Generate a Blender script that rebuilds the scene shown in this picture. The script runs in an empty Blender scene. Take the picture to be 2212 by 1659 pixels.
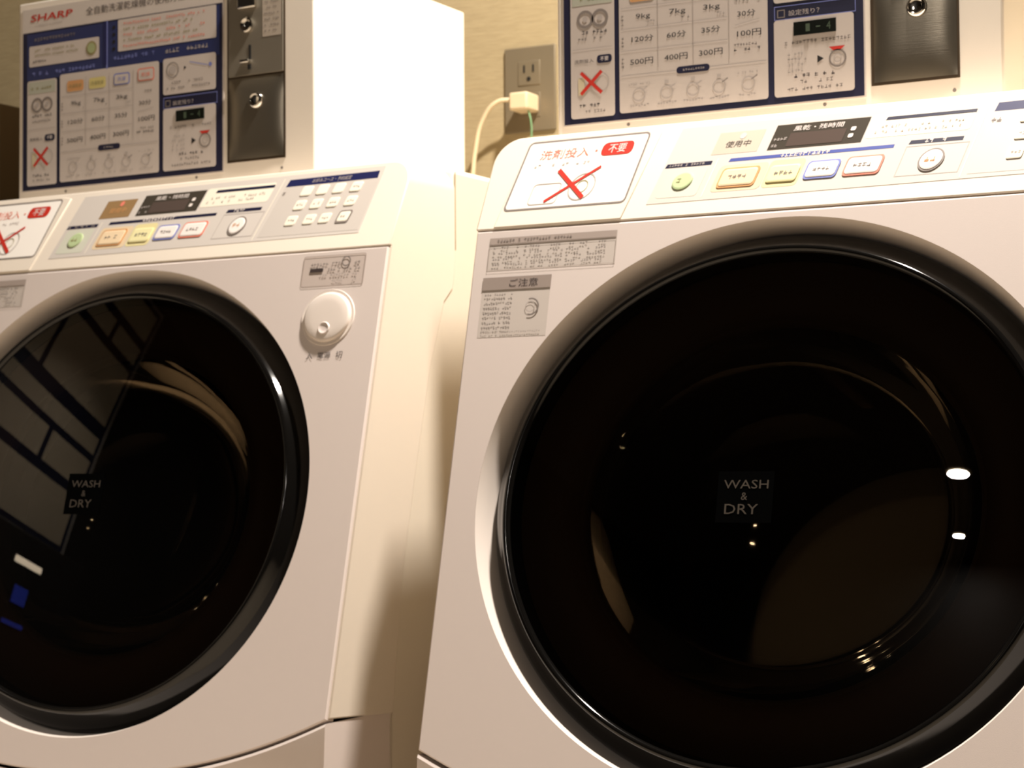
import bpy, bmesh, math, random
from mathutils import Vector, Matrix
random.seed(7)
S = bpy.context.scene
COL = S.collection
ZB = 0.95                       # height of the edge between front panel and control panel above the floor
W = 0.64                        # machine width

# ------------------------------------------------------------ camera
F_PX, YAW, PIT, ROL = 4135.785, 0.4939, 0.0408, -0.0069
cam_d = bpy.data.cameras.new('camera'); cam = bpy.data.objects.new('camera', cam_d); COL.objects.link(cam)
fw = Vector((-math.sin(YAW)*math.cos(PIT), math.cos(YAW)*math.cos(PIT), math.sin(PIT)))
rt = Vector((math.cos(YAW), math.sin(YAW), 0)); up = rt.cross(fw)
rt2 = rt*math.cos(ROL) + up*math.sin(ROL); up2 = up*math.cos(ROL) - rt*math.sin(ROL)
M = Matrix((rt2, up2, -fw)).transposed().to_4x4(); M.translation = Vector((0.8854, -1.5743, -0.2191 + ZB))
cam.matrix_world = M
cam_d.sensor_fit = 'HORIZONTAL'; cam_d.sensor_width = 36.0; cam_d.lens = F_PX/2212*36.0
cam_d.clip_start = 0.05
S.camera = cam
cam_d.dof.use_dof = True; cam_d.dof.focus_distance = 1.30; cam_d.dof.aperture_fstop = 18.0

# ------------------------------------------------------------ world, exposure
wd = bpy.data.worlds.new('room_dark'); S.world = wd; wd.use_nodes = True
wd.node_tree.nodes['Background'].inputs[0].default_value = (1.0, 0.83, 0.66, 1)
wd.node_tree.nodes['Background'].inputs[1].default_value = 0.02
S.view_settings.view_transform = 'Standard'; S.view_settings.look = 'None'
S.view_settings.gamma = 1.0; S.view_settings.use_curve_mapping = False
S.view_settings.exposure = 0.36
CEIL = 2.42
WARM = (1.0, 0.905, 0.805)
# downlights: x, y, power, spot cone in degrees
LAMPS = [(0.47, -0.01, 66, 180), (-0.12, -3.36, 12, 180), (-0.22, -4.16, 12, 180), (-1.75, -1.30, 10, 95)]  # last lamp is unseen, added to brighten the notice board

# ------------------------------------------------------------ helpers
def lin(c):
    f = lambda v: v/12.92 if v <= 0.04045 else ((v+0.055)/1.055)**2.4
    return tuple(f(v/255.0) for v in c) + (1.0,)
MATS = {}
def mat(name, rgb, rough=0.5, metal=0.0, bump=0.0, bscale=300.0, var=0.0, coat=0.0, spec=0.5, stretch=None, emit=None, estr=0.0):
    if name in MATS: return MATS[name]
    m = bpy.data.materials.new(name); m.use_nodes = True; nt = m.node_tree
    b = nt.nodes['Principled BSDF']
    b.inputs['Base Color'].default_value = lin(rgb); b.inputs['Roughness'].default_value = rough
    b.inputs['Metallic'].default_value = metal; b.inputs['Specular IOR Level'].default_value = spec
    b.inputs['Coat Weight'].default_value = coat
    if emit is not None:
        b.inputs['Emission Color'].default_value = lin(emit); b.inputs['Emission Strength'].default_value = estr
    if bump or var:
        tc = nt.nodes.new('ShaderNodeTexCoord'); mp = nt.nodes.new('ShaderNodeMapping')
        nt.links.new(tc.outputs['Object'], mp.inputs['Vector'])
        if stretch: mp.inputs['Scale'].default_value = stretch
        nz = nt.nodes.new('ShaderNodeTexNoise'); nz.inputs['Scale'].default_value = bscale; nz.inputs['Detail'].default_value = 3
        nt.links.new(mp.outputs[0], nz.inputs['Vector'])
        if bump:
            bp = nt.nodes.new('ShaderNodeBump'); bp.inputs['Strength'].default_value = bump; bp.inputs['Distance'].default_value = 0.001
            nt.links.new(nz.outputs['Fac'], bp.inputs['Height']); nt.links.new(bp.outputs[0], b.inputs['Normal'])
        if var:
            mx = nt.nodes.new('ShaderNodeMix'); mx.data_type = 'RGBA'
            c = lin(rgb); mx.inputs['A'].default_value = tuple(v*(1-var) for v in c[:3])+(1,); mx.inputs['B'].default_value = tuple(min(1, v*(1+var)) for v in c[:3])+(1,)
            nt.links.new(nz.outputs['Fac'], mx.inputs['Factor']); nt.links.new(mx.outputs['Result'], b.inputs['Base Color'])
    MATS[name] = m; return m
def glass_mat(name, tint, ior=1.5, rough=0.0, fixed=None):
    if name in MATS: return MATS[name]
    m = bpy.data.materials.new(name); m.use_nodes = True; nt = m.node_tree; nt.nodes.clear()
    o = nt.nodes.new('ShaderNodeOutputMaterial'); mx = nt.nodes.new('ShaderNodeMixShader')
    g = nt.nodes.new('ShaderNodeBsdfGlossy'); g.inputs['Roughness'].default_value = rough
    t = nt.nodes.new('ShaderNodeBsdfTransparent'); t.inputs[0].default_value = tuple(tint)+(1,)
    fr = nt.nodes.new('ShaderNodeFresnel'); fr.inputs[0].default_value = ior
    nt.links.new(fr.outputs[0], mx.inputs[0]); nt.links.new(t.outputs[0], mx.inputs[1]); nt.links.new(g.outputs[0], mx.inputs[2]); nt.links.new(mx.outputs[0], o.inputs[0])
    MATS[name] = m; return m

cream = mat('cream_plastic', (232, 221, 206), 0.34, bump=0.05, bscale=900)
cream_metal = mat('cream_painted_metal', (230, 220, 204), 0.35, bump=0.04, bscale=600)
boxmetal = mat('coin_box_paint', (236, 226, 212), 0.4, bump=0.04, bscale=700)
silver = mat('silver_grey_plastic', (226, 214, 208), 0.45, bump=0.05, bscale=1500)
silver_ring = mat('silver_door_surround', (236, 225, 216), 0.4)
black = mat('black_gloss_plastic', (13, 12, 11), 0.10, spec=0.42)
blackpr = mat('black_print', (28, 24, 24), 0.5)
darkpr = mat('dark_grey_print', (62, 52, 50), 0.6)
greypr = mat('grey_print', (128, 118, 112), 0.6)
lgreypr = mat('pale_grey_print', (176, 166, 160), 0.6)
white = mat('white_print', (232, 222, 216), 0.4)
greyplate = mat('control_plate_grey', (208, 200, 192), 0.32)
navy = mat('navy_print', (28, 32, 78), 0.45)
navyd = mat('dark_navy_print', (24, 24, 52), 0.45)
blueb = mat('blue_bar_print', (62, 76, 150), 0.5)
red = mat('red_print', (196, 48, 34), 0.5)
redl = mat('red_pale_print', (226, 130, 110), 0.5)
yellow = mat('yellow_print', (206, 192, 126), 0.5)
orange = mat('orange_print', (206, 152, 100), 0.5)
bluel = mat('blue_outline_print', (120, 128, 190), 0.5)
green = mat('green_print', (184, 202, 154), 0.5)
olive = mat('olive_print', (150, 140, 96), 0.6)
tan = mat('tan_window', (150, 120, 82), 0.4)
dispw = mat('display_window_brown', (84, 72, 66), 0.25)
dispd = mat('display_dark_grey', (66, 60, 52), 0.3)
lcd = mat('lcd_black_green', (14, 18, 12), 0.2)
lcdseg = mat('lcd_segments', (70, 84, 66), 0.4)
steel = mat('brushed_steel', (150, 142, 128), 0.42, metal=0.65, bump=0.1, bscale=60, stretch=(1, 1, 30))
steeld = mat('dark_steel_edge', (84, 70, 54), 0.4, metal=0.7)
chrome = mat('chrome', (225, 222, 215), 0.08, metal=1.0)
slotm = mat('slot_black', (12, 11, 10), 0.7)
sticker = mat('grey_sticker', (206, 196, 188), 0.5)
stickerd = mat('sticker_band', (176, 162, 154), 0.5)
drumm = mat('drum_steel', (110, 102, 92), 0.25, metal=0.9)
brownpl = mat('dark_brown_door_liner', (78, 60, 47), 0.6, spec=0.2)
gasket = mat('grey_rubber_gasket', (92, 86, 80), 0.5)
tint = glass_mat('smoked_glass', (0.42, 0.36, 0.28), 1.5)
clear = glass_mat('clear_glass', (0.85, 0.84, 0.8), 1.3, 0.03)

def mesh_obj(name, bm, mats, parent=None, smooth=None, recalc=True):
    if recalc: bmesh.ops.recalc_face_normals(bm, faces=bm.faces)
    me = bpy.data.meshes.new(name); bm.to_mesh(me); bm.free()
    if not isinstance(mats, (list, tuple)): mats = [mats]
    for m in mats: me.materials.append(m)
    if smooth is not None:
        me.shade_smooth() if hasattr(me, 'shade_smooth') else None
        me.set_sharp_from_angle(angle=math.radians(smooth))
    o = bpy.data.objects.new(name, me); COL.objects.link(o)
    if parent is not None: o.parent = parent
    return o
def root(name, label, cat, loc=(0,0,0), rz=0.0, group=None):
    o = bpy.data.objects.new(name, None); COL.objects.link(o); o.location = loc; o.rotation_euler = (0, 0, rz); o.empty_display_size = 0.1
    o['label'] = label; o['category'] = cat
    if group: o['group'] = group
    return o
def box(bm, x0, x1, y0, y1, z0, z1, mi=0):
    vs = [bm.verts.new((x, y, z)) for x in (x0, x1) for y in (y0, y1) for z in (z0, z1)]
    fs = [(0,1,3,2), (4,6,7,5), (0,4,5,1), (2,3,7,6), (0,2,6,4), (1,5,7,3)]
    out = []
    for f in fs:
        fa = bm.faces.new([vs[i] for i in f]); fa.material_index = mi; out.append(fa)
    return vs, out
def bevel(o, w, seg=3, ang=35):
    m = o.modifiers.new('bevel', 'BEVEL'); m.width = w; m.segments = seg; m.limit_method = 'ANGLE'; m.angle_limit = math.radians(ang); m.harden_normals = False
    for p in o.data.polygons: p.use_smooth = True
    o.data.set_sharp_from_angle(angle=math.radians(50))
    return o
def prism_x(bm, prof, x0, x1, mi=0):     # profile in (y, z) extruded along x
    a = [bm.verts.new((x0, y, z)) for y, z in prof]; b = [bm.verts.new((x1, y, z)) for y, z in prof]
    n = len(prof)
    fs = [bm.faces.new(a), bm.faces.new(b[::-1])]
    for i in range(n): fs.append(bm.faces.new((a[i], a[(i+1) % n], b[(i+1) % n], b[i])))
    for f in fs: f.material_index = mi
    return a, b

# text outlines, cached
_T = {}
def text_mesh(s):
    if s in _T: return _T[s]
    cu = bpy.data.curves.new('t', 'FONT'); cu.body = s; cu.size = 1.0; cu.resolution_u = 2; cu.align_x = 'CENTER'; cu.align_y = 'CENTER'
    o = bpy.data.objects.new('t', cu); COL.objects.link(o)
    dg = bpy.context.evaluated_depsgraph_get(); dg.update()
    me = bpy.data.meshes.new_from_object(o.evaluated_get(dg))
    vs = [(v.co.x, v.co.y) for v in me.vertices]; fs = [tuple(p.vertices) for p in me.polygons]
    bpy.data.objects.remove(o); bpy.data.curves.remove(cu); bpy.data.meshes.remove(me)
    xs = [v[0] for v in vs]; ys = [v[1] for v in vs]
    cx, cy = (min(xs)+max(xs))/2, (min(ys)+max(ys))/2
    vs = [(x-cx, y-cy) for x, y in vs]
    _T[s] = (vs, fs, max(xs)-min(xs), max(ys)-min(ys)); return _T[s]

class Sheet:
    """printed or moulded marks on one plane: (u, v) on the plane, n along its normal"""
    LAY = 0.00022
    def __init__(s, mapf, shear=0.0):
        s.bm = bmesh.new(); s.map = mapf; s.mats = []; s.shear = shear
    def mi(s, m):
        if m not in s.mats: s.mats.append(m)
        return s.mats.index(m)
    def P(s, u, v, n): return s.bm.verts.new(s.map(u + s.shear*v, v, n))
    def poly(s, pts, m, lay=1, n=None):
        nn = lay*s.LAY if n is None else n
        f = s.bm.faces.new([s.P(u, v, nn) for u, v in pts]); f.material_index = s.mi(m); return f
    def rect(s, u0, v0, u1, v1, m, lay=1, r=0.0):
        return s.poly(s.rr(u0, v0, u1, v1, r), m, lay)
    @staticmethod
    def rr(u0, v0, u1, v1, r, k=4):
        u0, u1 = min(u0, u1), max(u0, u1); v0, v1 = min(v0, v1), max(v0, v1)
        if r <= 0: return [(u0, v0), (u1, v0), (u1, v1), (u0, v1)]
        out = []
        for cx, cy, a0 in ((u1-r, v0+r, -90), (u1-r, v1-r, 0), (u0+r, v1-r, 90), (u0+r, v0+r, 180)):
            for i in range(k+1):
                a = math.radians(a0 + 90*i/k); out.append((cx+r*math.cos(a), cy+r*math.sin(a)))
        return out
    def slab(s, pts, m, n0, n1, side=None):      # solid raised plate
        a = [s.P(u, v, n0) for u, v in pts]; b = [s.P(u, v, n1) for u, v in pts]; k = len(pts)
        f = s.bm.faces.new(b); f.material_index = s.mi(m)
        f = s.bm.faces.new(a[::-1]); f.material_index = s.mi(m)
        for i in range(k):
            f = s.bm.faces.new((a[i], a[(i+1) % k], b[(i+1) % k], b[i])); f.material_index = s.mi(side or m)
    def outline(s, pts, inner, m, lay=1):
        nn = lay*s.LAY; a = [s.P(u, v, nn) for u, v in pts]; b = [s.P(u, v, nn) for u, v in inner]; k = len(pts)
        for i in range(k):
            f = s.bm.faces.new((a[i], a[(i+1) % k], b[(i+1) % k], b[i])); f.material_index = s.mi(m)
    def frame(s, u0, v0, u1, v1, w, m, lay=1, r=0.0):
        s.outline(s.rr(u0, v0, u1, v1, r), s.rr(u0+w, v0+w, u1-w, v1-w, max(r-w, 0.0002) if r else 0), m, lay)
    def ring(s, u, v, r0, r1, m, lay=1, k=20, a0=0, a1=360):
        nn = lay*s.LAY; n = k if a1-a0 < 360 else k
        A = [math.radians(a0+(a1-a0)*i/n) for i in range(n+1)]
        if a1-a0 >= 360:
            pa = [(u+r1*math.cos(a), v+r1*math.sin(a)) for a in A[:-1]]; pb = [(u+r0*math.cos(a), v+r0*math.sin(a)) for a in A[:-1]]
            s.outline(pa, pb, m, lay); return
        for i in range(n):
            p = [(u+r*math.cos(a), v+r*math.sin(a)) for r, a in ((r0, A[i]), (r1, A[i]), (r1, A[i+1]), (r0, A[i+1]))]
            s.poly(p, m, lay)
    def disc(s, u, v, r, m, lay=1, k=18): s.poly([(u+r*math.cos(2*math.pi*i/k), v+r*math.sin(2*math.pi*i/k)) for i in range(k)], m, lay)
    def line(s, u0, v0, u1, v1, w, m, lay=1):
        d = math.hypot(u1-u0, v1-v0) or 1e-6; a, b = -(v1-v0)/d*w/2, (u1-u0)/d*w/2
        s.poly([(u0+a, v0+b), (u1+a, v1+b), (u1-a, v1-b), (u0-a, v0-b)], m, lay)
    def text(s, t, u, v, h, m, lay=2, w=None, slant=0.0):
        vs, fs, tw, th = text_mesh(t); k = h/th; kx = k if w is None else w/tw
        V = [s.P(u+x*kx+slant*y*k, v+y*k, lay*s.LAY) for x, y in vs]
        for f in fs:
            try: fa = s.bm.faces.new([V[i] for i in f]); fa.material_index = s.mi(m)
            except ValueError: pass
    def lines(s, u0, u1, v, h, m, lay=2, dens=0.8):   # a row of fine print too small to read
        u = u0; ch = h*1.05
        while u < u1-ch*0.6:
            if random.random() < dens:
                t = h*0.16
                for _ in range(2):
                    vv = v + (random.random()-0.5)*h*0.8; s.line(u+ch*0.08, vv, u+ch*0.85, vv, t, m, lay)
                uu = u + ch*random.uniform(0.25, 0.7); s.line(uu, v-h*0.45, uu, v+h*0.45, t, m, lay)
            u += ch
    def cross(s, u, v, a, b, w, m, lay=3):
        s.line(u-a, v-b, u+a, v+b, w, m, lay); s.line(u-a, v+b, u+a, v-b, w, m, lay+0.5)
    def build(s, name, parent, recalc=False): 
        return mesh_obj(name, s.bm, s.mats, parent, recalc=recalc)

# ------------------------------------------------------------ planes of a machine (local coordinates)
TA, TB, YP = 0.5089, 0.2387, 0.0977
BF = math.atan(TB); AC = math.atan(TA)
def mapC(u, z, n): return (u, z*TA - n*math.cos(AC), ZB + z + n*math.sin(AC))
def mapF(u, s, n): return (u, -s*math.sin(BF) - n*math.cos(BF), ZB - s*math.cos(BF) + n*math.sin(BF))
def mapFt(u, s, n): return mapF(u, -s, n)          # v upward: s = -v
YB = 0.0
def mapP(u, z, n): return (u, YP - n, ZB + z)
DC = Vector((0.307, -0.0602, -0.2528 + ZB)); DK = 0.92
dN = Vector((0, -math.cos(BF), math.sin(BF))); dD = Vector((0, -math.sin(BF), -math.cos(BF)))
def dpt(r, t, n): return DC + Vector((1, 0, 0))*(r*math.cos(t)) + dD*(r*DK*math.sin(t)) + dN*n
def lathe(bm, prof, k=160, mi=0, close=False):
    rings = []
    for r, n in prof:
        if r < 1e-6: rings.append([bm.verts.new(dpt(0, 0, n))])
        else: rings.append([bm.verts.new(dpt(r, 2*math.pi*i/k, n)) for i in range(k)])
    for a, b in zip(rings, rings[1:]):
        for i in range(k):
            j = (i+1) % k
            if len(b) == 1: f = bm.faces.new((a[i], a[j], b[0]))
            elif len(a) == 1: f = bm.faces.new((a[0], b[j], b[i]))
            else: f = bm.faces.new((a[i], a[j], b[j], b[i]))
            f.material_index = mi
def arc(c, r, a0, a1, k): return [(c[0]+r*math.cos(math.radians(a0+(a1-a0)*i/k)), c[1]+r*math.sin(math.radians(a0+(a1-a0)*i/k))) for i in range(k+1)]

def seam_s(x):                                       # lower edge of the front panel, a shallow arc
    t = abs(x-0.307)/0.333
    return 0.548 - 0.073*min(1, t)**2.2

# ------------------------------------------------------------ washer-dryer
def make_washer(label, loc, rz, left):
    T = root('washer_dryer', label, 'washing machine', loc, rz, group='coin operated washer dryers standing side by side')
    # body shell
    bm = bmesh.new()
    prof = [(0.60, 0.02), (0.60, ZB+0.094), (0.120, ZB+0.094), (0.120, ZB-0.010), (0.100, ZB-0.045), (0.071, ZB-0.120), (0.058, ZB-0.170), (0.039, ZB-0.240), (0.017, ZB-0.334), (-0.001, ZB-0.468), (-0.001, 0.02)]
    a, b = prism_x(bm, prof, 0.0015, W-0.0015)
    op = [f for f in bm.faces if abs(f.normal.x) < 0.5 and f.calc_center_median().y < 0.115 and f.calc_center_median().z > 0.1]
    bmesh.ops.delete(bm, geom=op, context='FACES_ONLY')
    body = mesh_obj('body', bm, cream_metal, T); bevel(body, 0.006, 3, 60)
    # open the shell behind the door: a dark tub with drum is built inside, so the shell gets a cut
    # front frame: side columns and the sloping control face in one cream moulding
    bm = bmesh.new()
    zt = 0.093
    sL = 0.474
    bot = (-sL*math.sin(BF), ZB - sL*math.cos(BF))
    full = [(0.0, ZB), (zt*TA, ZB+zt), (0.126, ZB+zt+0.002), (0.126, ZB-0.015), (0.121, ZB-0.035), (0.104, ZB-0.050), (0.075, ZB-0.123), (0.062, ZB-0.172), (0.043, ZB-0.243), (0.021, ZB-0.336), (0.003, ZB-0.468), (bot[0]+0.003, bot[1]), (0.003, ZB-0.0006)]
    va, vb = prism_x(bm, full, 0.0, W)
    bm.edges.ensure_lookup_table()
    ed = [bm.edges.get((vs[1], vs[2])) for vs in (va, vb)]
    bmesh.ops.bevel(bm, geom=ed, offset=0.026, segments=8, profile=0.5, affect='EDGES')
    bmesh.ops.recalc_face_normals(bm, faces=bm.faces)
    me0 = bpy.data.meshes.new('a'); bm.to_mesh(me0); bm.free(); o0 = bpy.data.objects.new('a', me0); COL.objects.link(o0)
    b2 = bmesh.new(); box(b2, 0.014, W-0.014, -0.3, 0.3, ZB-0.60, ZB-0.010); bmesh.ops.recalc_face_normals(b2, faces=b2.faces)
    me1 = bpy.data.meshes.new('b'); b2.to_mesh(me1); b2.free(); o1 = bpy.data.objects.new('b', me1); COL.objects.link(o1)
    md = o0.modifiers.new('cut', 'BOOLEAN'); md.operation = 'DIFFERENCE'; md.object = o1; md.solver = 'EXACT'
    dg = bpy.context.evaluated_depsgraph_get(); dg.update()
    cut = bpy.data.meshes.new_from_object(o0.evaluated_get(dg)); bm = bmesh.new(); bm.from_mesh(cut)
    for o_, m_ in ((o0, me0), (o1, me1)): bpy.data.objects.remove(o_); bpy.data.meshes.remove(m_)
    bpy.data.meshes.remove(cut)
    fr = mesh_obj('front_frame', bm, cream, T); bevel(fr, 0.0022, 2, 30)
    # side trim seam on the top part of the frame
    # front panel with the round opening
    bm = bmesh.new(); k = 160; R0 = 0.2741
    def bound(t):
        dx, ds = math.cos(t), DK*math.sin(t)
        s0 = 0.2528/math.cos(BF); x0 = 0.307
        lo, hi = 0.0, 2.0
        def inside(q):
            x, s = x0+dx*q, s0+ds*q
            return 0.0015 < x < W-0.0015 and s > 0.0015 and s < seam_s(x)-0.0015
        for _ in range(40):
            mid = (lo+hi)/2
            if inside(mid): lo = mid
            else: hi = mid
        return x0+dx*lo, s0+ds*lo
    angs = sorted(set([2*math.pi*i/k for i in range(k)] + [math.atan2((sy-0.2528/math.cos(BF))/DK, sx-0.307) % (2*math.pi) for sx, sy in ((0.0015, 0.0015), (W-0.0015, 0.0015), (0.0015, seam_s(0.0015)-0.0015), (W-0.0015, seam_s(W-0.0015)-0.0015))]))
    s0 = 0.2528/math.cos(BF)
    rin, rim_, rout, rb = [], [], [], []
    for t in angs:
        rin.append(bm.verts.new(mapF(0.307+R0*math.cos(t), s0+R0*DK*math.sin(t), 0.0)))
        x, s = bound(t)
        cx, cs = x-0.307, s-s0; q = 1-0.0016/math.hypot(cx, cs)
        rim_.append(bm.verts.new(mapF(0.307+cx*q, s0+cs*q, 0.0))); rout.append(bm.verts.new(mapF(x, s, -0.0012))); rb.append(bm.verts.new(mapF(x, s, -0.012)))
    n = len(angs)
    for A, B in ((rin, rim_), (rim_, rout), (rout, rb)):
        for i in range(n): bm.faces.new((A[i], A[(i+1) % n], B[(i+1) % n], B[i]))
    fp = mesh_obj('front_panel', bm, silver, T)
    # recessed flange round the door
    bm = bmesh.new()
    lathe(bm, [(0.2741, 0.0), (0.2708, -0.0080), (0.2690, -0.0150), (0.2675, -0.0215), (0.2664, -0.0265), (0.2655, -0.0295), (0.2560, -0.0310), (0.2560, -0.06)])
    mesh_obj('door_surround', bm, silver_ring, T, smooth=12)
    # lower kick panel
    bm = bmesh.new()
    K = 40; rows = []
    for i in range(K+1):
        x = 0.0015 + (W-0.003)*i/K; s = seam_s(x)+0.0022
        p0 = mapF(x, s, -0.0010); p00 = mapF(x, s, -0.02)
        rows.append([bm.verts.new(p) for p in (p00, p0, mapF(x, s+0.003, 0.0), (x, -0.118, ZB-0.575), (x, -0.098, ZB-0.66), (x, -0.090, 0.06), (x, -0.060, 0.03), (x, 0.0, 0.03))])
    for A, B in zip(rows, rows[1:]):
        for j in range(len(A)-1): bm.faces.new((A[j], B[j], B[j+1], A[j+1]))
    # side returns of the kick panel
    for A, xx in ((rows[0], 0.0), (rows[-1], W)):
        back = [bm.verts.new((A[i].co.x, max(0.003, A[i].co.y), A[i].co.z)) for i in range(1, len(A))]
        for i in range(1, len(A)-1): bm.faces.new((A[i], A[i+1], back[i], back[i-1]))
    lp = mesh_obj('lower_panel', bm, silver, T, smooth=30)
    # ---------------- door
    bm = bmesh.new()
    prof = [(0.2555, -0.045), (0.2640, -0.034), (0.2655, -0.0285), (0.2645, -0.023), (0.2600, -0.0160), (0.2540, -0.0100), (0.2500, -0.0058), (0.2480, -0.0030), (0.2462, -0.0012), (0.2442, -0.0004), (0.2422, -0.0010), (0.2408, -0.0026), (0.2398, -0.0050), (0.2380, -0.0085), (0.2370, -0.03)]
    lathe(bm, prof, 200)
    door = mesh_obj('door', bm, black, T, smooth=60)
    Rs = 3.0; sag0 = 0.2405**2/(2*Rs)
    gl = [(0.2405*q, -0.0042 + sag0*(1-q*q)) for q in [1, .985, .95, .9, .8, .7, .6, .5, .4, .3, .2, .1, 0]]
    bm = bmesh.new(); lathe(bm, gl, 200); mesh_obj('door_window', bm, tint, door, smooth=60)
    # inner liner and glass bowl behind the smoked cover
    bm = bmesh.new(); lathe(bm, [(0.237, -0.020), (0.225, -0.030), (0.205, -0.036), (0.190, -0.036), (0.1835, -0.032), (0.1815, -0.030), (0.1785, -0.031), (0.176, -0.036), (0.176, -0.060)], 160)
    mesh_obj('inner_liner', bm, brownpl, door, smooth=60)
    bm = bmesh.new(); lathe(bm, [(0.1765, -0.035), (0.172, -0.050), (0.160, -0.078), (0.140, -0.104), (0.115, -0.120), (0.08, -0.131), (0.04, -0.136), (0, -0.137)], 120)
    mesh_obj('glass_bowl', bm, clear, door, smooth=60)
    sh = Sheet(lambda u, v, n: dpt(0, 0, 0) + Vector((1, 0, 0))*u - dD*v + dN*(n - 0.0042 + sag0*(1-(u*u+v*v)/0.2405**2) + 0.0004))
    sh.rect(-0.038, -0.020, 0.012, 0.024, mat('label_black', (6, 6, 6), 0.9, spec=0.0), 0)
    lg = mat('label_letters', (78, 72, 66), 0.8, spec=0.0)
    sh.text('WASH', -0.0125, 0.0128, 0.0075, lg, 1, w=0.040); sh.text('&', -0.0135, 0.0025, 0.0065, lg, 1); sh.text('DRY', -0.0155, -0.0085, 0.0085, lg, 1, w=0.030)
    sh.build('door_label', door)
    # tub and drum
    bm = bmesh.new(); lathe(bm, [(0.252, -0.05), (0.22, -0.062), (0.20, -0.075), (0.195, -0.10)], 120)
    mesh_obj('gasket', bm, gasket, T, smooth=60)
    bm = bmesh.new(); lathe(bm, [(0.195, -0.10), (0.215, -0.105), (0.232, -0.12), (0.236, -0.15), (0.236, -0.36), (0.22, -0.38), (0.10, -0.39), (0, -0.39)], 120)
    dr = mesh_obj('drum', bm, drumm, T, smooth=40)
    for t in (20, 140, 260):
        bm = bmesh.new(); t = math.radians(t); pts = []
        for r, dt, n0 in ((0.236, -0.16, -0.13), (0.236, 0.16, -0.13), (0.196, 0.03, -0.135), (0.196, -0.03, -0.135)):
            pts.append((bm.verts.new(dpt(r, t+dt, n0)), bm.verts.new(dpt(r, t+dt, -0.37))))
        for i in range(4): bm.faces.new((pts[i][0], pts[(i+1) % 4][0], pts[(i+1) % 4][1], pts[i][1]))
        bm.faces.new([p[0] for p in pts])
        mesh_obj('lifter', bm, drumm, dr, smooth=30)
    # ---------------- detergent drawer front with its notice
    SH = 0.18
    d = Sheet(mapC, SH); d.shear = 0
    q = lambda u, z: (u + SH*(z-0.015), z)
    d.slab([(0.019, 0.0012), (0.151, 0.0012), q(0.162, 0.086), (0.158, 0.0895), (0.045, 0.0895), (0.036, 0.086)], cream, -0.0005, 0.0012)
    drawer = d.build('detergent_drawer', T, recalc=True); bevel(drawer, 0.0007, 2, 40)
    d = Sheet(lambda u, v, n: mapC(u + SH*(v-0.015), v, n+0.0013))
    d.frame(0.0245, 0.0165, 0.1515, 0.0862, 0.0018, greypr, 1, 0.005)
    d.rect(0.0263, 0.0183, 0.1497, 0.0844, mat('notice_white', (250, 244, 236), 0.35), 0.5, 0.0035)
    d.text('洗剤投入・', 0.072, 0.0715, 0.0098, redl, 2, w=0.060)
    d.rect(0.106, 0.0655, 0.1385, 0.0785, red, 2, 0.005); d.text('不要', 0.1222, 0.072, 0.0085, white, 3, w=0.018)
    d.lines(0.036, 0.098, 0.0605, 0.0035, lgreypr, 2, 0.6)
    # faint picture of a detergent scoop and box crossed out
    d.frame(0.048, 0.021, 0.078, 0.042, 0.0008, lgreypr, 2, 0.004); d.ring(0.1, 0.036, 0.0125, 0.0137, lgreypr, 2); d.ring(0.1, 0.036, 0.0055, 0.0063, olive, 2)
    d.line(0.0655, 0.0235, 0.1125, 0.0548, 0.0027, red, 3); d.line(0.0688, 0.0545, 0.1055, 0.0245, 0.0038, red, 3.5)
    d.build('notice_sticker', drawer)
    # ---------------- control panel
    SH = 0.28
    c = Sheet(lambda u, v, n: mapC(u + SH*(v-0.015), v, n))
    c.slab([(0.1740, 0.0135), (0.5965, 0.0160), (0.5864, 0.0885), (0.1752, 0.0865)], greyplate, 0.0, 0.0003)
    o = 2
    def bar(u0, u1, z, h, m, txt=None, lay=o): c.poly([(u0, z-h/2), (u1, z-h/2), (u1, z+h/2), (u0+0.001, z+h/2)], m, lay)
    c.rect(0.2165, 0.0570, 0.2605, 0.0780, tan if left else mat('lit_tan_window', (196, 184, 168), 0.4), o)
    c.text('使用中', 0.2390, 0.0660, 0.0062, darkpr if not left else orange, o+1, w=0.024)
    c.disc(0.2405, 0.0735, 0.0030, redl if left else sticker, o+1)
    c.rect(0.2702, 0.0568, 0.3568, 0.0805, dispd, o)
    c.rect(0.2865, 0.0590, 0.3385, 0.0715, dispw, o+1)
    c.text('風乾・残時間', 0.3110, 0.0757, 0.0048, white, o+2, w=0.046)
    for uu, vv in ((0.3445, 0.0705), (0.3445, 0.0640)): c.rect(uu-0.002, vv-0.0018, uu+0.0025, vv+0.0018, white, o+2, 0.001)
    c.lines(0.2725, 0.284, 0.0665, 0.0030, lgreypr, o+2); c.lines(0.2725, 0.284, 0.0605, 0.0030, lgreypr, o+2)
    c.rect(0.3585, 0.0600, 0.4510, 0.0815, mat('cream_field', (240, 232, 214), 0.45), o, 0.003)
    bar(0.3715, 0.4508, 0.0772, 0.0030, navyd, lay=o+1); c.lines(0.370, 0.443, 0.0700, 0.0028, lgreypr, o+2, 0.5); c.lines(0.366, 0.443, 0.0650, 0.0028, lgreypr, o+2, 0.5)
    bar(0.1760, 0.2213, 0.0495, 0.0038, navyd); c.lines(0.179, 0.219, 0.0495, 0.0026, lgreypr, o+1)
    bar(0.2374, 0.3895, 0.0505, 0.0032, blueb if not left else navyd); c.lines(0.286, 0.334, 0.0505, 0.0040, white, o+1, 0.9)
    bar(0.4020, 0.4490, 0.0525, 0.0036, navyd); c.lines(0.412, 0.436, 0.0525, 0.0036, white, o+1)
    c.rect(0.1800, 0.0185, 0.2200, 0.0465, mat('soft_green_field', (206, 206, 190), 0.5), o, 0.003)
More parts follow.
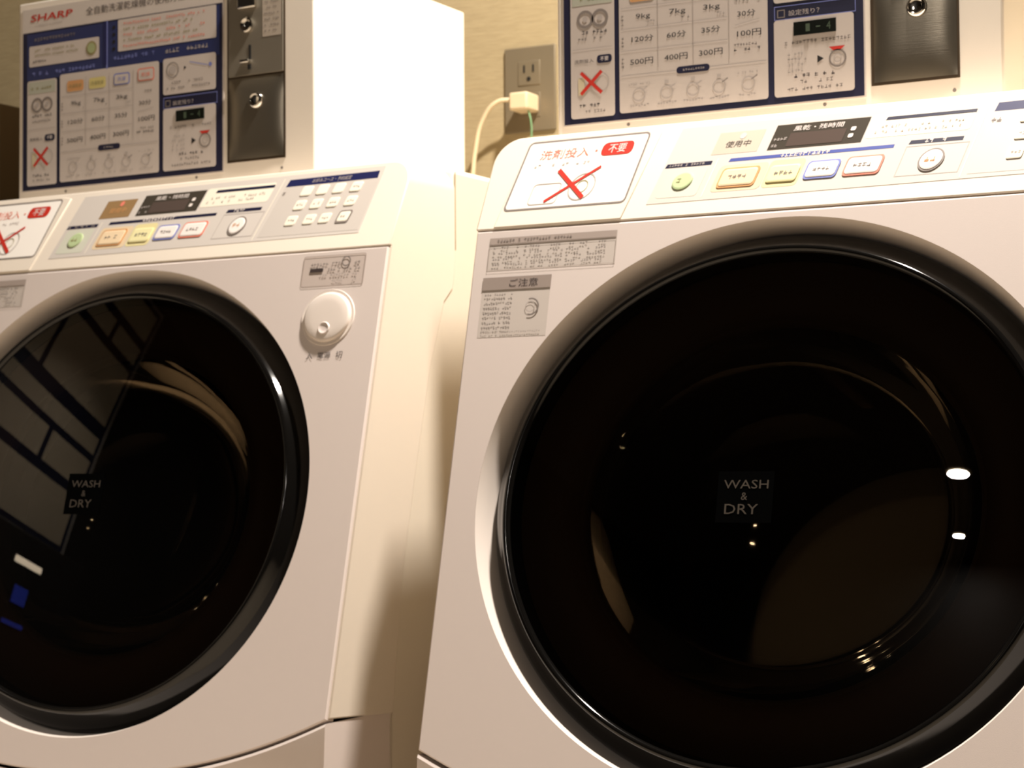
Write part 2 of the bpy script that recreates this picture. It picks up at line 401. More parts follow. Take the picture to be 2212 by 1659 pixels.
    c.frame(0.4010, 0.0215, 0.4560, 0.0490, 0.0007, lgreypr, o)
    # button groups printed fields
    c.rect(0.2320, 0.0205, 0.2790, 0.0455, mat('soft_orange_field', (226, 204, 170), 0.5), o, 0.004)
    c.rect(0.2800, 0.0210, 0.3130, 0.0465, mat('soft_yellow_field', (226, 214, 160), 0.5), o, 0.004)
    c.poly([(0.4650, 0.0190), (0.5935, 0.0190), (0.5865, 0.0745), (0.4655, 0.0745)], mat('keypad_field', (200, 192, 184), 0.45), o)
    c.poly([(0.4665, 0.0745), (0.5835, 0.0755), (0.5815, 0.0835), (0.4675, 0.0825)], navy, o)
    c.text('お好みコース・予約設定', 0.5240, 0.0790, 0.0045, lgreypr, o+1, w=0.050)
    c.lines(0.467, 0.475, 0.0665, 0.0045, greypr, o+1)
    c.line(0.4595, 0.0165, 0.4595, 0.0845, 0.0009, mat('cream_line', (240, 232, 214), 0.5), o); c.line(0.2260, 0.0165, 0.2260, 0.053, 0.0009, MATS['cream_line'], o)
    cp = c.build('control_panel', T, recalc=False)
    def button(name, u, v, a, b, m, rimm=None, rr=0.003, txt=None, tm=greypr, h=0.0013, circ=False):
        s = Sheet(lambda uu, vv, n: mapC(uu + SH*(vv-0.015), vv, n+0.0005))
        pts = Sheet.rr(u-a, v-b, u+a, v+b, rr) if not circ else [(u+a*math.cos(2*math.pi*i/24), v+b*math.sin(2*math.pi*i/24)) for i in range(24)]
        if rimm is not None:
            po = [(u+(x-u)*(1+0.0016/a), v+(y-v)*(1+0.0016/b)) for x, y in pts]
            s.slab(po, rimm, 0.0, 0.0006)
        pi = [(u+(x-u)*0.9, v+(y-v)*0.84) for x, y in pts]
        A = [s.P(x, y, 0.0) for x, y in pts]; B = [s.P(x, y, h*0.75) for x, y in pts]; Cc = [s.P(x, y, h) for x, y in pi]; kk = len(pts); ix = s.mi(m)
        for X, Y in ((A, B), (B, Cc)):
            for i in range(kk): f = s.bm.faces.new((X[i], X[(i+1) % kk], Y[(i+1) % kk], Y[i])); f.material_index = ix
        f = s.bm.faces.new(Cc); f.material_index = ix
        if txt: s.lines(u-a*0.6, u+a*0.65, v, b*0.55, tm, (h+0.0002)/s.LAY, 0.9)
        return s.build(name, cp)
    button('start_button', 0.2005, 0.0335, 0.0095, 0.0082, green, None, 0.004, True, olive, circ=True)
    button('course_button', 0.2545, 0.0330, 0.0165, 0.0078, mat('peach_key', (236, 212, 176), 0.4), orange, 0.003, True)
    button('course_button', 0.2967, 0.0330, 0.0140, 0.0078, mat('pale_yellow_key', (236, 228, 176), 0.4), None, 0.003, True)
    button('course_button', 0.3319, 0.0340, 0.0135, 0.0068, mat('white_key', (240, 232, 226), 0.4), bluel, 0.003, True)
    button('course_button', 0.3690, 0.0345, 0.0150, 0.0072, mat('white_key', (240, 232, 226), 0.4), redl, 0.003, True)
    button('start_stop_button', 0.4285, 0.0345, 0.0095, 0.0088, mat('white_key', (240, 232, 226), 0.4), greypr, 0.004, True, orange, circ=True)
    kk = mat('cream_key', (246, 238, 220), 0.4)
    for r_, (us, z_) in enumerate((((0.4988, 0.5193, 0.5402, 0.5622), 0.0675), ((0.4997, 0.5210, 0.5424, 0.5645), 0.0520), ((0.4995, 0.5230, 0.5429, 0.5667), 0.0348))):
        for j, u_ in enumerate(us):
            last = (r_ == 2 and j == 3)
            button('key', u_, z_, 0.0066, 0.0052, kk, greypr if last else None, 0.002, j == 3 or r_ > 0, lgreypr, 0.0009)
    # ---------------- front panel labels and power button
    sl = Sheet(mapFt)
    sl.rect(0.5365, -0.0400, 0.6135, -0.0068, mat('dispenser_label_grey', (204, 190, 182), 0.5), 0.6, 0.002); sl.frame(0.5365, -0.0400, 0.6135, -0.0068, 0.0007, stickerd, 3, 0.002)
    sl.ring(0.590, -0.0145, 0.0042, 0.0056, greypr, 4); sl.lines(0.546, 0.586, -0.0165, 0.0036, greypr, 4); sl.lines(0.600, 0.608, -0.0165, 0.0036, greypr, 4)
    sl.rect(0.546, -0.0245, 0.5625, -0.0205, darkpr, 4, 0.001); sl.lines(0.568, 0.607, -0.0225, 0.0032, greypr, 4); sl.lines(0.552, 0.610, -0.0285, 0.0032, lgreypr, 4); sl.lines(0.575, 0.605, -0.0350, 0.0026, lgreypr, 4)
    sl.build('instruction_label', T)
    s2 = Sheet(mapFt)
    s2.text('入', 0.560, -0.1135, 0.0075, darkpr, 3); s2.text('切', 0.5965, -0.1135, 0.0075, darkpr, 3); s2.text('電源', 0.578, -0.1135, 0.0062, darkpr, 3, w=0.016)
    s2.build('power_label', T)
    bm = bmesh.new()
    def disc_prof(bm, u, s, prof, k=64):
        rings = []
        for r, n in prof:
            rings.append([bm.verts.new(mapF(u+r*math.cos(2*math.pi*i/k), s+r*0.92*math.sin(2*math.pi*i/k), n)) for i in range(k)] if r > 0 else [bm.verts.new(mapF(u, s, n))])
        for a, b in zip(rings, rings[1:]):
            for i in range(k):
                j = (i+1) % k
                bm.faces.new((a[i], a[j], b[0])) if len(b) == 1 else bm.faces.new((a[i], a[j], b[j], b[i]))
    disc_prof(bm, 0.5765, 0.0735, [(0.0325, 0.0002), (0.0320, 0.0012), (0.0300, 0.0010), (0.0285, 0.0008), (0.0283, 0.0022), (0.0274, 0.0036), (0.0256, 0.0042), (0.018, 0.0045), (0.009, 0.0046), (0, 0.0046)])
    pb = mesh_obj('power_button', bm, silver_ring, T, smooth=50)
    bm = bmesh.new(); disc_prof(bm, 0.5762, 0.0860, [(0.0072, 0.0047), (0.0062, 0.0058), (0.0045, 0.0050), (0.0025, 0.0048), (0, 0.0047)], 24)
    mesh_obj('finger_dimple', bm, silver, pb, smooth=60)
    # stickers at the upper left of the front
    s3 = Sheet(mapFt)
    s3.rect(0.0165, -0.0415, 0.1495, -0.0090, sticker, 0.6); s3.rect(0.0175, -0.0155, 0.1490, -0.0092, stickerd, 3)
    s3.lines(0.022, 0.105, -0.0122, 0.0030, greypr, 4, .8)
    for i in range(4): s3.lines(0.022, 0.140, -0.0195-0.0056*i, 0.0026, greypr, 4, 0.6)
    s3.frame(0.0175, -0.0410, 0.1490, -0.0160, 0.0004, stickerd, 4)
    s3.build('warning_sticker', T)
    s4 = Sheet(mapFt)
    s4.rect(0.0145, -0.1065, 0.0860, -0.0480, sticker, 0.6); s4.rect(0.0145, -0.0605, 0.0865, -0.0482, mat('sticker_band_dark', (160, 146, 138), 0.5), 3)
    s4.text('ご注意', 0.058, -0.0543, 0.0075, darkpr, 4, w=0.030)
    for i in range(8): s4.lines(0.018, 0.048, -0.0655-0.0047*i, 0.0024, greypr, 4, 0.8)
    s4.ring(0.068, -0.0785, 0.0070, 0.0085, greypr, 4, 20, -110, 110); s4.ring(0.0675, -0.0785, 0.0045, 0.0052, lgreypr, 4)
    s4.lines(0.018, 0.080, -0.1020, 0.0022, lgreypr, 4, 0.8)
    s4.build('caution_sticker', T)
    # ridge along the top-right of the label area and the side seam of the top moulding
    bm = bmesh.new()
    box(bm, W-0.0002, W+0.0004, 0.1255, 0.1268, ZB+0.006, ZB+0.090)
    mesh_obj('side_seam', bm, mat('seam_shadow', (176, 160, 132), 0.6), T)
    # feet
    for x in (0.05, W-0.05):
        for y in (0.06, 0.55):
            bm = bmesh.new(); bmesh.ops.create_cone(bm, cap_ends=True, segments=20, radius1=0.022, radius2=0.018, depth=0.03, matrix=Matrix.Translation((x, y, 0.015)))
            mesh_obj('foot', bm, slotm, T)
    return T

# ------------------------------------------------------------ coin box
def make_coinbox(label, loc, rz, left):
    T = root('coin_box', label, 'coin box', loc, rz, group='coin boxes standing on top of the washers')
    X0, X1, Z0, Z1 = 0.0385, 0.4775, ZB+0.0955, ZB+0.3394
    bm = bmesh.new(); box(bm, X0, X1, YP, YP+0.3175, Z0, Z1)
    h = mesh_obj('housing', bm, boxmetal, T); bevel(h, 0.0025, 3)
    p = Sheet(mapP)
    p.slab([(0.0455, 0.1095), (0.3525, 0.1095), (0.3525, 0.3308), (0.0455, 0.3308)], mat('poster_white', (204, 194, 186), 0.35), 0.0, 0.0008)
    o = 4.5
    PW = mat('poster_cell', (198, 187, 179), 0.35)
    R_ = lambda *a, **k: p.rect(*a, **k)
    R_(0.0465, 0.1110, 0.3510, 0.3022, navyd, o)
    p.rect(0.0530, 0.2435, 0.3470, 0.3000, mat('poster_blue', (40, 48, 92), 0.4), o+1)
    for dx_ in (-0.0005, 0, 0.0005): p.text('SHARP', 0.0925+dx_, 0.3190, 0.0085, red, o+dx_*800, w=0.066, slant=0.2)
    p.lines(0.066, 0.110, 0.3095, 0.0022, lgreypr, o)
    p.text('全自動洗濯乾燥機の使用方法', 0.222, 0.3172, 0.0098, darkpr, o, w=0.150)
    q = o+2
    R_(0.0570, 0.2600, 0.1680, 0.2850, PW, q, 0.002); p.lines(0.063, 0.130, 0.279, 0.0030, olive, q+1); p.lines(0.063, 0.135, 0.2730, 0.0030, olive, q+1); p.lines(0.063, 0.085, 0.2660, 0.0034, darkpr, q+1)
    p.disc(0.1560, 0.2725, 0.0085, olive, q+1); p.disc(0.1560, 0.2725, 0.0060, mat('poster_pale_green', (160, 168, 124), 0.5), q+2)
    p.lines(0.065, 0.140, 0.2925, 0.0045, greypr, q); 
    R_(0.1970, 0.2635, 0.3425, 0.3010, PW, q, 0.0015)
    for i in range(5): p.lines(0.205, 0.325-0.01*(i % 2), 0.2955-0.0066*i, 0.0034, olive if i % 2 else redl, q+1, .75)
    for i in range(4): p.disc(0.1905, 0.2930-0.0085*i, 0.0023, blackpr, q)
    p.line(0.1800, 0.245, 0.1800, 0.3018, 0.0022, bluel, q); p.line(0.1770, 0.250, 0.1770, 0.3018, 0.005, navy, q)
    p.lines(0.062, 0.160, 0.2510, 0.0050, bluel, q, .8); p.lines(0.190, 0.255, 0.2565, 0.0050, bluel, q, .8); p.lines(0.268, 0.330, 0.2560, 0.0050, lgreypr, q, .8)
    # left column
    R_(0.0540, 0.1160, 0.1015, 0.2430, PW, q, 0.003)
    p.lines(0.060, 0.094, 0.2335, 0.0040, olive, q+1); R_(0.0560, 0.2270, 0.0990, 0.2415, mat('poster_greenish', (176, 176, 160), 0.5), q+0.5)
    for cu in (0.0700, 0.0860): p.ring(cu, 0.2130, 0.0062, 0.0090, greypr, q+1); p.disc(cu, 0.2130, 0.0028, lgreypr, q+1)
    p.lines(0.062, 0.095, 0.2000, 0.0038, darkpr, q+1); p.lines(0.062, 0.093, 0.1935, 0.0032, greypr, q+1)
    p.line(0.056, 0.1840, 0.099, 0.1840, 0.0006, lgreypr, q+1)
    p.text('洗剤投入', 0.0685, 0.1720, 0.0040, darkpr, q+1, w=0.021); R_(0.0825, 0.1685, 0.0985, 0.1765, navyd, q+1, 0.003); p.text('不要', 0.0905, 0.1725, 0.0042, white, q+2, w=0.009)
    p.ring(0.086, 0.1500, 0.0085, 0.0095, lgreypr, q+1); R_(0.062, 0.1385, 0.069, 0.1555, mat('poster_beige', (204, 190, 160), 0.5), q+1)
    p.cross(0.0763, 0.1502, 0.0112, 0.0106, 0.0034, red, q+2)
    p.lines(0.063, 0.091, 0.1282, 0.0036, darkpr, q+1); p.lines(0.063, 0.091, 0.1222, 0.0030, greypr, q+1)
    # price table
    R_(0.1065, 0.1170, 0.2590, 0.2460, PW, q, 0.003)
    for u in (0.1475, 0.1840, 0.2205): p.line(u, 0.1580, u, 0.2400, 0.0007, lgreypr, q+1)
    for z in (0.1770, 0.1985, 0.2190): p.line(0.1085, z, 0.2190, z, 0.0006, lgreypr, q+1)
    for u, m1, t in ((0.1310, orange, '洗濯乾燥'), (0.1655, yellow, '洗濯乾燥')):
        R_(u-0.0130, 0.2240, u+0.0130, 0.2370, m1, q+1, 0.003); p.text(t, u, 0.2305, 0.0048, olive, q+2, w=0.020)
    R_(0.1905, 0.2240, 0.2150, 0.2380, bluel, q+1, 0.003); R_(0.1920, 0.2255, 0.2135, 0.2365, PW, q+2, 0.002); p.text('洗濯', 0.2028, 0.2310, 0.0048, bluel, q+3, w=0.013)
    R_(0.2270, 0.2250, 0.2520, 0.2400, redl, q+1, 0.003); R_(0.2285, 0.2265, 0.2505, 0.2385, PW, q+2, 0.002); p.text('乾燥', 0.2395, 0.2325, 0.0048, redl, q+3, w=0.013)
    H = 0.0062
    for t, u, z, w_ in (('9kg', 0.132, 0.2090, 0.015), ('7kg', 0.168, 0.2095, 0.017), ('3kg', 0.203, 0.2095, 0.017), ('30分', 0.238, 0.1998, 0.018),
                    ('120分', 0.1312, 0.1877, 0.023), ('60分', 0.1667, 0.1878, 0.020), ('35分', 0.2020, 0.1885, 0.019), ('100円', 0.2405, 0.1810, 0.024),
                    ('500円', 0.1302, 0.1657, 0.024), ('400円', 0.1660, 0.1663, 0.024), ('300円', 0.2017, 0.1668, 0.024)):
        p.text(t, u, z, H, blackpr, q+1, w=w_)
    p.lines(0.136, 0.144, 0.2035, 0.0028, lgreypr, q+1); p.lines(0.172, 0.180, 0.2035, 0.0028, greypr, q+1); p.lines(0.208, 0.216, 0.2030, 0.0028, lgreypr, q+1)
    p.line(0.2265, 0.1895, 0.2510, 0.1935, 0.0006, lgreypr, q+1); p.lines(0.2260, 0.251, 0.2130, 0.0036, greypr, q+1)
    p.lines(0.2250, 0.251, 0.1705, 0.0028, greypr, q+1); p.lines(0.2250, 0.251, 0.1658, 0.0032, darkpr, q+1)
    for z in (0.207, 0.186, 0.1655): 
        for i in range(3): p.lines(0.1087, 0.1125, z+0.0036*(i-1), 0.0030, greypr, q+1, 1.0)
    p.line(0.1085, 0.1530, 0.1660, 0.1530, 0.0008, lgreypr, q+1); p.line(0.2000, 0.1530, 0.2570, 0.1530, 0.0008, lgreypr, q+1)
    R_(0.1665, 0.1495, 0.2005, 0.1562, navyd, q+1, 0.0032); p.lines(0.173, 0.195, 0.1528, 0.0024, lgreypr, q+2, .7)
    for i, u in enumerate((0.1271, 0.1562, 0.1832, 0.2099, 0.2393)):
        p.ring(u, 0.1335, 0.0055, 0.0068, lgreypr, q+1); p.lines(u-0.010, u+0.011, 0.1232, 0.0028, lgreypr, q+1)
        if i in (0, 4): p.lines(u-0.011, u+0.012, 0.1440, 0.0022, lgreypr, q+1, 0.7)
        else: p.rect(u-0.002, 0.1415, u+0.002, 0.1450, lgreypr, q+1)
        p.line(u+0.003, 0.137, u+0.009, 0.1405, 0.0010, greypr if i > 2 else lgreypr, q+2)
    # upper right picture
    R_(0.2650, 0.2050, 0.3420, 0.2470, PW, q, 0.003); p.ring(0.2790, 0.2330, 0.0080, 0.0092, greypr, q+1); p.disc(0.2790, 0.2330, 0.0050, lgreypr, q+1)
    p.poly([(0.2960, 0.2360), (0.2960, 0.2320), (0.2995, 0.2340)], blackpr, q+1)
    p.line(0.304, 0.240, 0.330, 0.2335, 0.0009, bluel, q+1); p.disc(0.334, 0.2340, 0.0024, bluel, q+1)
    p.lines(0.2700, 0.325, 0.2185, 0.0034, greypr, q+1); p.lines(0.2700, 0.335, 0.2120, 0.0032, greypr, q+1)
    # lower right cell with display
    p.frame(0.2655, 0.1890, 0.3440, 0.2020, 0.0007, bluel, q); p.text('設定残り？', 0.2945, 0.1945, 0.0052, lgreypr, q+1, w=0.030); p.frame(0.2685, 0.1910, 0.2760, 0.1985, 0.0009, greypr, q+1)
    p.poly(Sheet.rr(0.2650, 0.1170, 0.3420, 0.1890, 0.003), PW, q)
    p.lines(0.2750, 0.338, 0.1665, 0.0034, greypr, q+1)
    for r in range(4): p.lines(0.2780, 0.296, 0.1560-0.0052*r, 0.0030, lgreypr, q+1, .8)
    p.poly([(0.3070, 0.1525), (0.3070, 0.1455), (0.3130, 0.1490)], blackpr, q+1)
    p.ring(0.3262, 0.1480, 0.0068, 0.0084, greypr, q+1); p.ring(0.3262, 0.1480, 0.0030, 0.0040, lgreypr, q+1)
    p.poly([(0.3180, 0.1590), (0.3335, 0.1590), (0.3290, 0.1552), (0.3225, 0.1552)], red, q+1)
    p.lines(0.2840, 0.324, 0.1353, 0.0038, darkpr, q+1); p.lines(0.2900, 0.322, 0.1295, 0.0034, greypr, q+1, .7); p.lines(0.2775, 0.335, 0.1230, 0.0034, greypr, q+1)
    po = p.build('instruction_poster', T)
    # LCD timer
    l = Sheet(lambda u, z, n: mapP(u, z, n+0.0017))
    l.slab([(0.2845, 0.1728), (0.3252, 0.1728), (0.3252, 0.1853), (0.2845, 0.1853)], lcd, -0.0006, 0.0006)
    for u, t in ((0.2985, '1'), (0.3085, '-'), (0.3185, '4')): l.text(t, u, 0.1790, 0.0072 if t != '-' else 0.0012, lcdseg, 6, w=0.004)
    l.build('timer_display', T)
    # coin plate
    c = Sheet(mapP)
    c.slab([(0.3575, 0.1187), (0.4385, 0.1187), (0.4385, 0.3290), (0.3575, 0.3290)], steeld, 0.0, 0.0010)
    c.slab([(0.3605, 0.2152), (0.4365, 0.2152), (0.4365, 0.3265), (0.3605, 0.3265)], steel, 0.001, 0.0024)
    cp = c.build('coin_plate', T, recalc=True); bevel(cp, 0.0004, 2, 40)
    bm = bmesh.new(); NX, NZ = 28, 32; G = []
    for i in range(NX+1):
        row = []
        for j in range(NZ+1):
            a, b = math.sin(math.pi/2*(2*i/NX-1)), math.sin(math.pi/2*(2*j/NZ-1))
            hgt = 0.0016 + 0.0034*(1-abs(a)**5)*(1-abs(b)**3.0) - 0.0004*(a*a*0.5 + b*b*0.5)
            row.append(bm.verts.new(mapP(0.3985+0.0380*a, 0.16725+0.04575*b, hgt)))
        G.append(row)
    for i in range(NX):
        for j in range(NZ): bm.faces.new((G[i][j], G[i+1][j], G[i+1][j+1], G[i][j+1]))
    mesh_obj('coin_door', bm, mat('polished_steel', (142, 134, 120), 0.3, metal=0.85, bump=0.1, bscale=60, stretch=(1, 1, 30)), cp, smooth=60)
    def ringpart(name, u, z, prof, m, k=32):
        bm = bmesh.new(); rings = []
        for r, n in prof: rings.append([bm.verts.new(mapP(u+r*math.cos(2*math.pi*i/k), z+r*math.sin(2*math.pi*i/k), n)) for i in range(k)] if r > 0 else [bm.verts.new(mapP(u, z, n))])
        for a, b in zip(rings, rings[1:]):
            for i in range(k):
                j = (i+1) % k
                bm.faces.new((a[i], a[j], b[0])) if len(b) == 1 else bm.faces.new((a[i], a[j], b[j], b[i]))
        return mesh_obj(name, bm, m, cp, smooth=50)
    lk = ringpart('lock', 0.4015, 0.1855, [(0.0095, 0.0030), (0.0095, 0.0060), (0.0082, 0.0082), (0.0066, 0.0088), (0.0055, 0.0078), (0.0050, 0.0076), (0, 0.0080)], chrome)
    bm = bmesh.new(); box(bm, 0.4007, 0.4023, YP-0.0088, YP-0.0078, ZB+0.1825, ZB+0.1885); mesh_obj('keyhole', bm, slotm, cp)
    ringpart('return_button', 0.3871, 0.2717, [(0.0085, 0.0024), (0.0085, 0.0050), (0.0070, 0.0062), (0.0055, 0.0052), (0.0040, 0.0036), (0, 0.0036)], chrome)
    ringpart('return_button', 0.3878, 0.2725, [(0.0036, 0.0037), (0.0030, 0.0042), (0, 0.0042)], slotm)
    bm = bmesh.new(); box(bm, 0.3895, 0.3925, YP-0.0030, YP-0.002, ZB+0.2330, ZB+0.2490); mesh_obj('coin_slot', bm, slotm, cp)
    bm = bmesh.new(); box(bm, 0.3880, 0.3925, YP-0.0032, YP-0.002, ZB+0.2215, ZB+0.2275); mesh_obj('coin_slot', bm, slotm, cp)
    bm = bmesh.new(); box(bm, 0.3800, 0.3925, YP-0.0085, YP-0.002, ZB+0.2285, ZB+0.2325); g = mesh_obj('slot_lip', bm, chrome, cp); bevel(g, 0.0014, 3)
    bm = bmesh.new(); box(bm, 0.3755, 0.4010, YP-0.0075, YP-0.002, ZB+0.2900, ZB+0.3200); g = mesh_obj('coin_head', bm, chrome, cp); bevel(g, 0.002, 3)
    s = Sheet(lambda u, z, n: mapP(u, z, n+0.0026)); s.rect(0.4085, 0.2560, 0.4345, 0.3200, mat('plate_sticker', (176, 164, 150), 0.5), 0)
    for i in range(9): s.lines(0.411, 0.432, 0.3140-0.0065*i, 0.0028, greypr, 1, .75)
    s.build('coin_sticker', cp)
    for u, z in ((0.4332, 0.1078), (0.3130, 0.1066), (0.1150, 0.1060)):
        bm = bmesh.new(); k = 14; v = [bm.verts.new(mapP(u+0.0017*math.cos(2*math.pi*i/k), z+0.0017*math.sin(2*math.pi*i/k), 0.0004)) for i in range(k)]; bm.faces.new(v)
        mesh_obj('screw', bm, greypr, T)
    return T

LW = ((-0.7701, 0.0731, 0), -0.0282); RW = ((0, 0, 0), 0)
wl = make_washer('left front loading washer dryer, showing its round power button and keypad', *LW, True)
wr = make_washer('right front loading washer dryer, nearer, with stickers left of its round door', *RW, False)
cl = make_coinbox('coin box with blue framed poster and visible coin slot, on the left washer', *LW, True)
cr = make_coinbox('coin box with top of its blue framed poster cut off, on the right washer', *RW, False)

# ------------------------------------------------------------ things on the wall and at the left
WALL_Y = 0.72
def bx(name, m, dims, parent=None, bev=0.0):
    bm = bmesh.new(); box(bm, *dims); o = mesh_obj(name, bm, m, parent)
    if bev: bevel(o, bev, 3)
    return o
ot = root('wall_outlet', 'grey steel double socket plate on the beige wall between the two coin boxes', 'wall outlet', (-0.318, WALL_Y, ZB+0.288))
plm = mat('outlet_plate_steel', (132, 120, 98), 0.45, metal=0.3)
bx('plate', plm, (-0.0385, 0.040, -0.004, 0, -0.0585, 0.0585), ot, 0.0018)
for zc in (0.022, -0.022):
    o_ = bx('socket', plm, (-0.017, 0.017, -0.0050, -0.003, zc-0.017, zc+0.017), ot, 0.001)
    bx('slot', slotm, (-0.0080, -0.0058, -0.0058, -0.0048, zc+0.001, zc+0.011), o_); bx('slot', slotm, (0.0058, 0.0080, -0.0058, -0.0048, zc+0.001, zc+0.011), o_)
    bm = bmesh.new(); bmesh.ops.create_cone(bm, cap_ends=True, segments=16, radius1=0.003, radius2=0.003, depth=0.0006, matrix=Matrix.Translation((0, -0.0054, zc-0.008)) @ Matrix.Rotation(math.pi/2, 4, 'X')); mesh_obj('ground_hole', bm, slotm, o_)

def tube(name, pts, r, m, parent=None, res=10):
    cu = bpy.data.curves.new(name, 'CURVE'); cu.dimensions = '3D'; sp = cu.splines.new('BEZIER'); sp.bezier_points.add(len(pts)-1)
    for b, p in zip(sp.bezier_points, pts): b.co = p; b.handle_left_type = b.handle_right_type = 'AUTO'
    cu.bevel_depth = r; cu.bevel_resolution = 4; cu.resolution_u = res; cu.use_fill_caps = True; cu.materials.append(m)
    tmp = bpy.data.objects.new(name, cu); COL.objects.link(tmp)
    dg = bpy.context.evaluated_depsgraph_get(); dg.update()
    me = bpy.data.meshes.new_from_object(tmp.evaluated_get(dg)); bpy.data.objects.remove(tmp); bpy.data.curves.remove(cu)
    for p in me.polygons: p.use_smooth = True
    o = bpy.data.objects.new(name, me); COL.objects.link(o)
    if parent is not None: o.parent = parent
    return o
pg = root('power_plug', 'cream power plug with its cord, pushed into the lower socket of the wall plate', 'plug', (-0.316, WALL_Y-0.0055, ZB+0.266))
ivory = mat('ivory_plug', (226, 206, 170), 0.5); cordm = mat('cream_cord', (232, 212, 176), 0.5); gwire = mat('green_ground_wire', (120, 160, 116), 0.5)
bx('plug_body', ivory, (-0.014, 0.014, -0.036, 0, -0.012, 0.012), pg, 0.003)
tube('cord', [(-0.012, -0.024, 0.004), (-0.035, -0.03, 0.002), (-0.058, -0.03, -0.022), (-0.070, -0.028, -0.060), (-0.078, -0.026, -0.11), (-0.10, -0.024, -0.18), (-0.11, -0.024, -0.30)], 0.0032, cordm, pg)
tube('ground_wire', [(0.008, -0.022, -0.008), (0.013, -0.022, -0.03), (0.012, -0.02, -0.06), (0.016, -0.02, -0.12), (0.015, -0.02, -0.30)], 0.0013, gwire, pg)

cb = root('storage_cabinet', 'dark brown cabinet at the far left, standing against the wall beside the left washer', 'cabinet', LW[0], LW[1])
dk = mat('dark_brown_laminate', (118, 98, 66), 0.5, var=0.12, bscale=8, stretch=(4, 4, 0.6))
bx('carcass', dk, (-0.62, -0.06, 0.165, 0.585, 0.05, ZB+0.24), cb, 0.002)
bx('plinth', slotm, (-0.60, -0.08, 0.19, 0.585, 0.0, 0.05), cb)
for i, (a, b) in enumerate(((-0.617, -0.342), (-0.338, -0.063))):
    dd = bx('cabinet_door', dk, (a, b, 0.147, 0.165, 0.055, ZB+0.237), cb, 0.002)
    xh = b-0.03 if i == 0 else a+0.03
    bx('handle', chrome, (xh-0.005, xh+0.005, 0.13, 0.147, 0.75, 0.87), dd, 0.002)

# ------------------------------------------------------------ room
XL, XR, YF = -2.3, 2.4, -4.6
def wallpaper():
    m = bpy.data.materials.new('beige_wallpaper'); m.use_nodes = True; nt = m.node_tree; b = nt.nodes['Principled BSDF']; b.inputs['Roughness'].default_value = 0.8
    tc = nt.nodes.new('ShaderNodeTexCoord'); mp = nt.nodes.new('ShaderNodeMapping'); mp.inputs['Scale'].default_value = (1, 1, 6)
    nz = nt.nodes.new('ShaderNodeTexNoise'); nz.inputs['Scale'].default_value = 45; nz.inputs['Detail'].default_value = 5
    cr_ = nt.nodes.new('ShaderNodeValToRGB'); cr_.color_ramp.elements[0].position = 0.3; cr_.color_ramp.elements[1].position = 0.7
    cr_.color_ramp.elements[0].color = lin((168, 151, 116)); cr_.color_ramp.elements[1].color = lin((178, 161, 125))
    nt.links.new(tc.outputs['Object'], mp.inputs[0]); nt.links.new(mp.outputs[0], nz.inputs['Vector']); nt.links.new(nz.outputs['Fac'], cr_.inputs[0]); nt.links.new(cr_.outputs[0], b.inputs['Base Color'])
    bp = nt.nodes.new('ShaderNodeBump'); bp.inputs['Strength'].default_value = 0.25; bp.inputs['Distance'].default_value = 0.002; nt.links.new(nz.outputs['Fac'], bp.inputs['Height']); nt.links.new(bp.outputs[0], b.inputs['Normal'])
    return m
wp = wallpaper()
dark = mat('dark_wood_panelling', (30, 24, 18), 0.6, var=0.2, bscale=5, stretch=(6, 6, 0.5))
fl = mat('beige_floor_tile', (222, 206, 184), 0.5, var=0.08, bscale=6)
ce = mat('dark_ceiling_paint', (52, 45, 38), 0.9, bump=0.1, bscale=200)
def st(name, m, dims): o = bx(name, m, dims); o['kind'] = 'structure'; return o
st('wall_back', wp, (XL-0.1, XR+0.1, WALL_Y, WALL_Y+0.1, 0, CEIL)); st('floor', fl, (XL-0.1, XR+0.1, YF-0.1, WALL_Y+0.1, -0.1, 0))
st('ceiling', ce, (XL-0.1, XR+0.1, YF-0.1, WALL_Y+0.1, CEIL, CEIL+0.1))
st('wall_left', dark, (XL-0.1, XL, YF, WALL_Y, 0, CEIL)); st('wall_right', dark, (XR, XR+0.1, YF, WALL_Y, 0, CEIL)); st('wall_front', dark, (XL-0.1, XR+0.1, YF-0.1, YF, 0, CEIL))

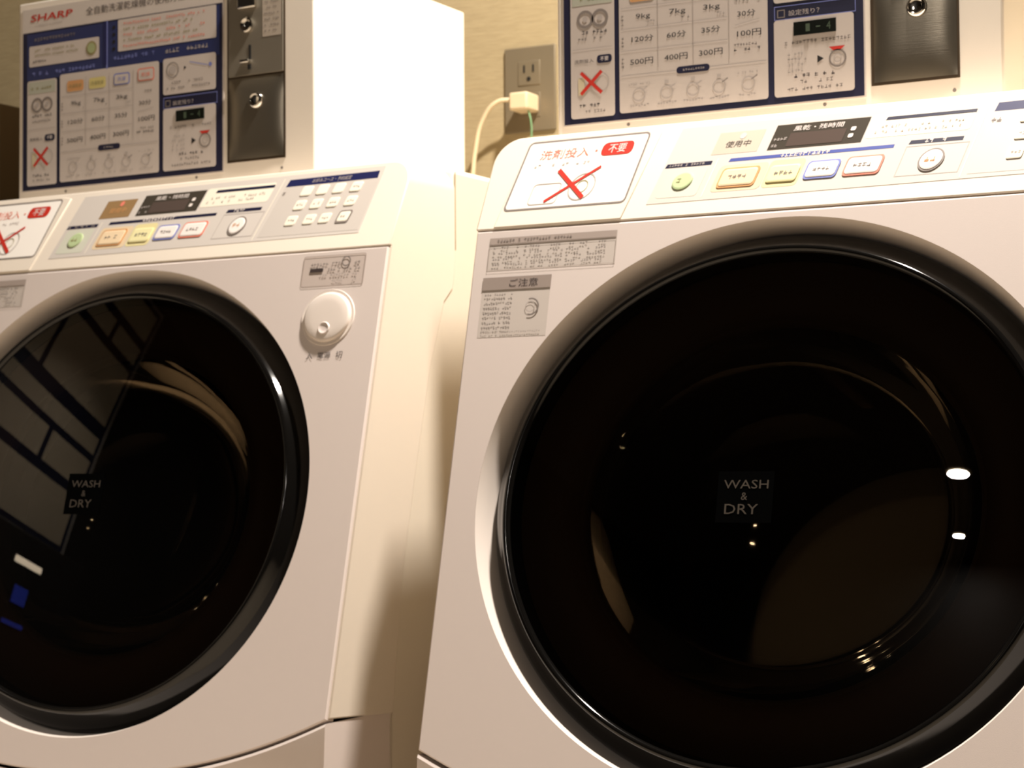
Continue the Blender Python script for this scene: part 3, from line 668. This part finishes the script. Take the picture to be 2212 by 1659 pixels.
# ceiling downlights
for i, (x, y, pw, cone) in enumerate(LAMPS):
    T = root('ceiling_downlight', ('round recessed ceiling downlight above the right washer', 'round ceiling downlight mirrored as the larger upper glint in the right door', 'round ceiling downlight mirrored as the lower small glint in the right door', 'round ceiling downlight, unseen, added to brighten the notice board on the left wall', 'round ceiling downlight between the row of machines and the camera, above the right door')[i], 'downlight', (x, y, CEIL), 0, 'ceiling downlights')
    bm = bmesh.new(); k = 32
    pr = [(0.050, -0.001), (0.054, -0.006), (0.062, -0.006), (0.066, 0.0)]
    rg = [[bm.verts.new((r*math.cos(2*math.pi*j/k), r*math.sin(2*math.pi*j/k), z)) for j in range(k)] for r, z in pr]
    for a, b in zip(rg, rg[1:]):
        for j in range(k): bm.faces.new((a[j], a[(j+1) % k], b[(j+1) % k], b[j]))
    if i == 2: T.scale = (0.6, 0.6, 1)
    mesh_obj('trim_ring', bm, mat('lamp_trim', (220, 214, 200), 0.4), T, smooth=50)
    bm = bmesh.new(); bmesh.ops.create_circle(bm, cap_ends=True, segments=32, radius=0.050, matrix=Matrix.Translation((0, 0, -0.0012)))
    mesh_obj('diffuser', bm, mat('lamp_diffuser', (255, 240, 215), 0.5, emit=(255, 225, 180), estr=12), T, recalc=False)
    ld = bpy.data.lights.new('downlight_lamp', 'AREA'); ld.shape = 'DISK'; ld.size = 0.10; ld.energy = pw; ld.color = WARM
    ld.spread = math.radians(cone)
    lo = bpy.data.objects.new('downlight_lamp', ld); COL.objects.link(lo); lo.parent = T; lo.location = (0, 0, -0.012)

# dark dispenser and notice board on the left wall, mirrored in the left door
nb = root('notice_board', 'blue and beige notice board on the left wall, mirrored in the left washer door', 'notice board', (XL, -1.20, ZB+0.30))
def nbp(u, v, n): return (n, u, v)
s = Sheet(nbp); s.LAY = 0.001
s.slab([(-0.45, 0.0), (0.62, 0.0), (0.62, 1.15), (-0.45, 1.15)], mat('board_edge_grey', (150, 145, 140), 0.5), 0.0, 0.012)
b_ = 13; cel = mat('board_cell_beige', (205, 190, 166), 0.6)
s.rect(-0.43, 0.02, 0.60, 1.13, navyd, b_)
for (a, c_, e, f) in ((-0.41, 0.04, 0.58, 0.24), (-0.41, 0.28, -0.12, 0.40), (-0.09, 0.28, 0.58, 0.40), (-0.41, 0.43, 0.58, 0.50), (-0.41, 0.56, 0.10, 0.82), (0.13, 0.56, 0.58, 0.82), (-0.41, 0.86, -0.20, 0.94), (-0.17, 0.86, 0.58, 0.94), (-0.41, 0.98, 0.58, 1.11)):
    s.rect(a, c_, e, f, cel, b_+1)
s.build('board', nb, recalc=True)

vm = root('ticket_machine', 'dark ticket machine with lit display and blue lights, under the wall notice board', 'ticket machine', (XL, -1.25, 0))
bx('body', dark, (0.002, 0.16, -0.42, 0.42, 0.0, ZB+0.27), vm, 0.01)
bx('lit_display', mat('lit_display', (255, 240, 215), 0.4, emit=(255, 232, 200), estr=6), (0.158, 0.164, -0.17, -0.01, ZB+0.160, ZB+0.182), vm, 0.002)
bl = mat('blue_indicator', (60, 80, 200), 0.4, emit=(60, 80, 220), estr=0.7)
bx('indicator', bl, (0.158, 0.164, -0.13, -0.05, ZB+0.03, ZB+0.09), vm, 0.002)
bx('indicator', bl, (0.158, 0.164, -0.15, -0.03, ZB-0.045, ZB-0.03), vm, 0.002)
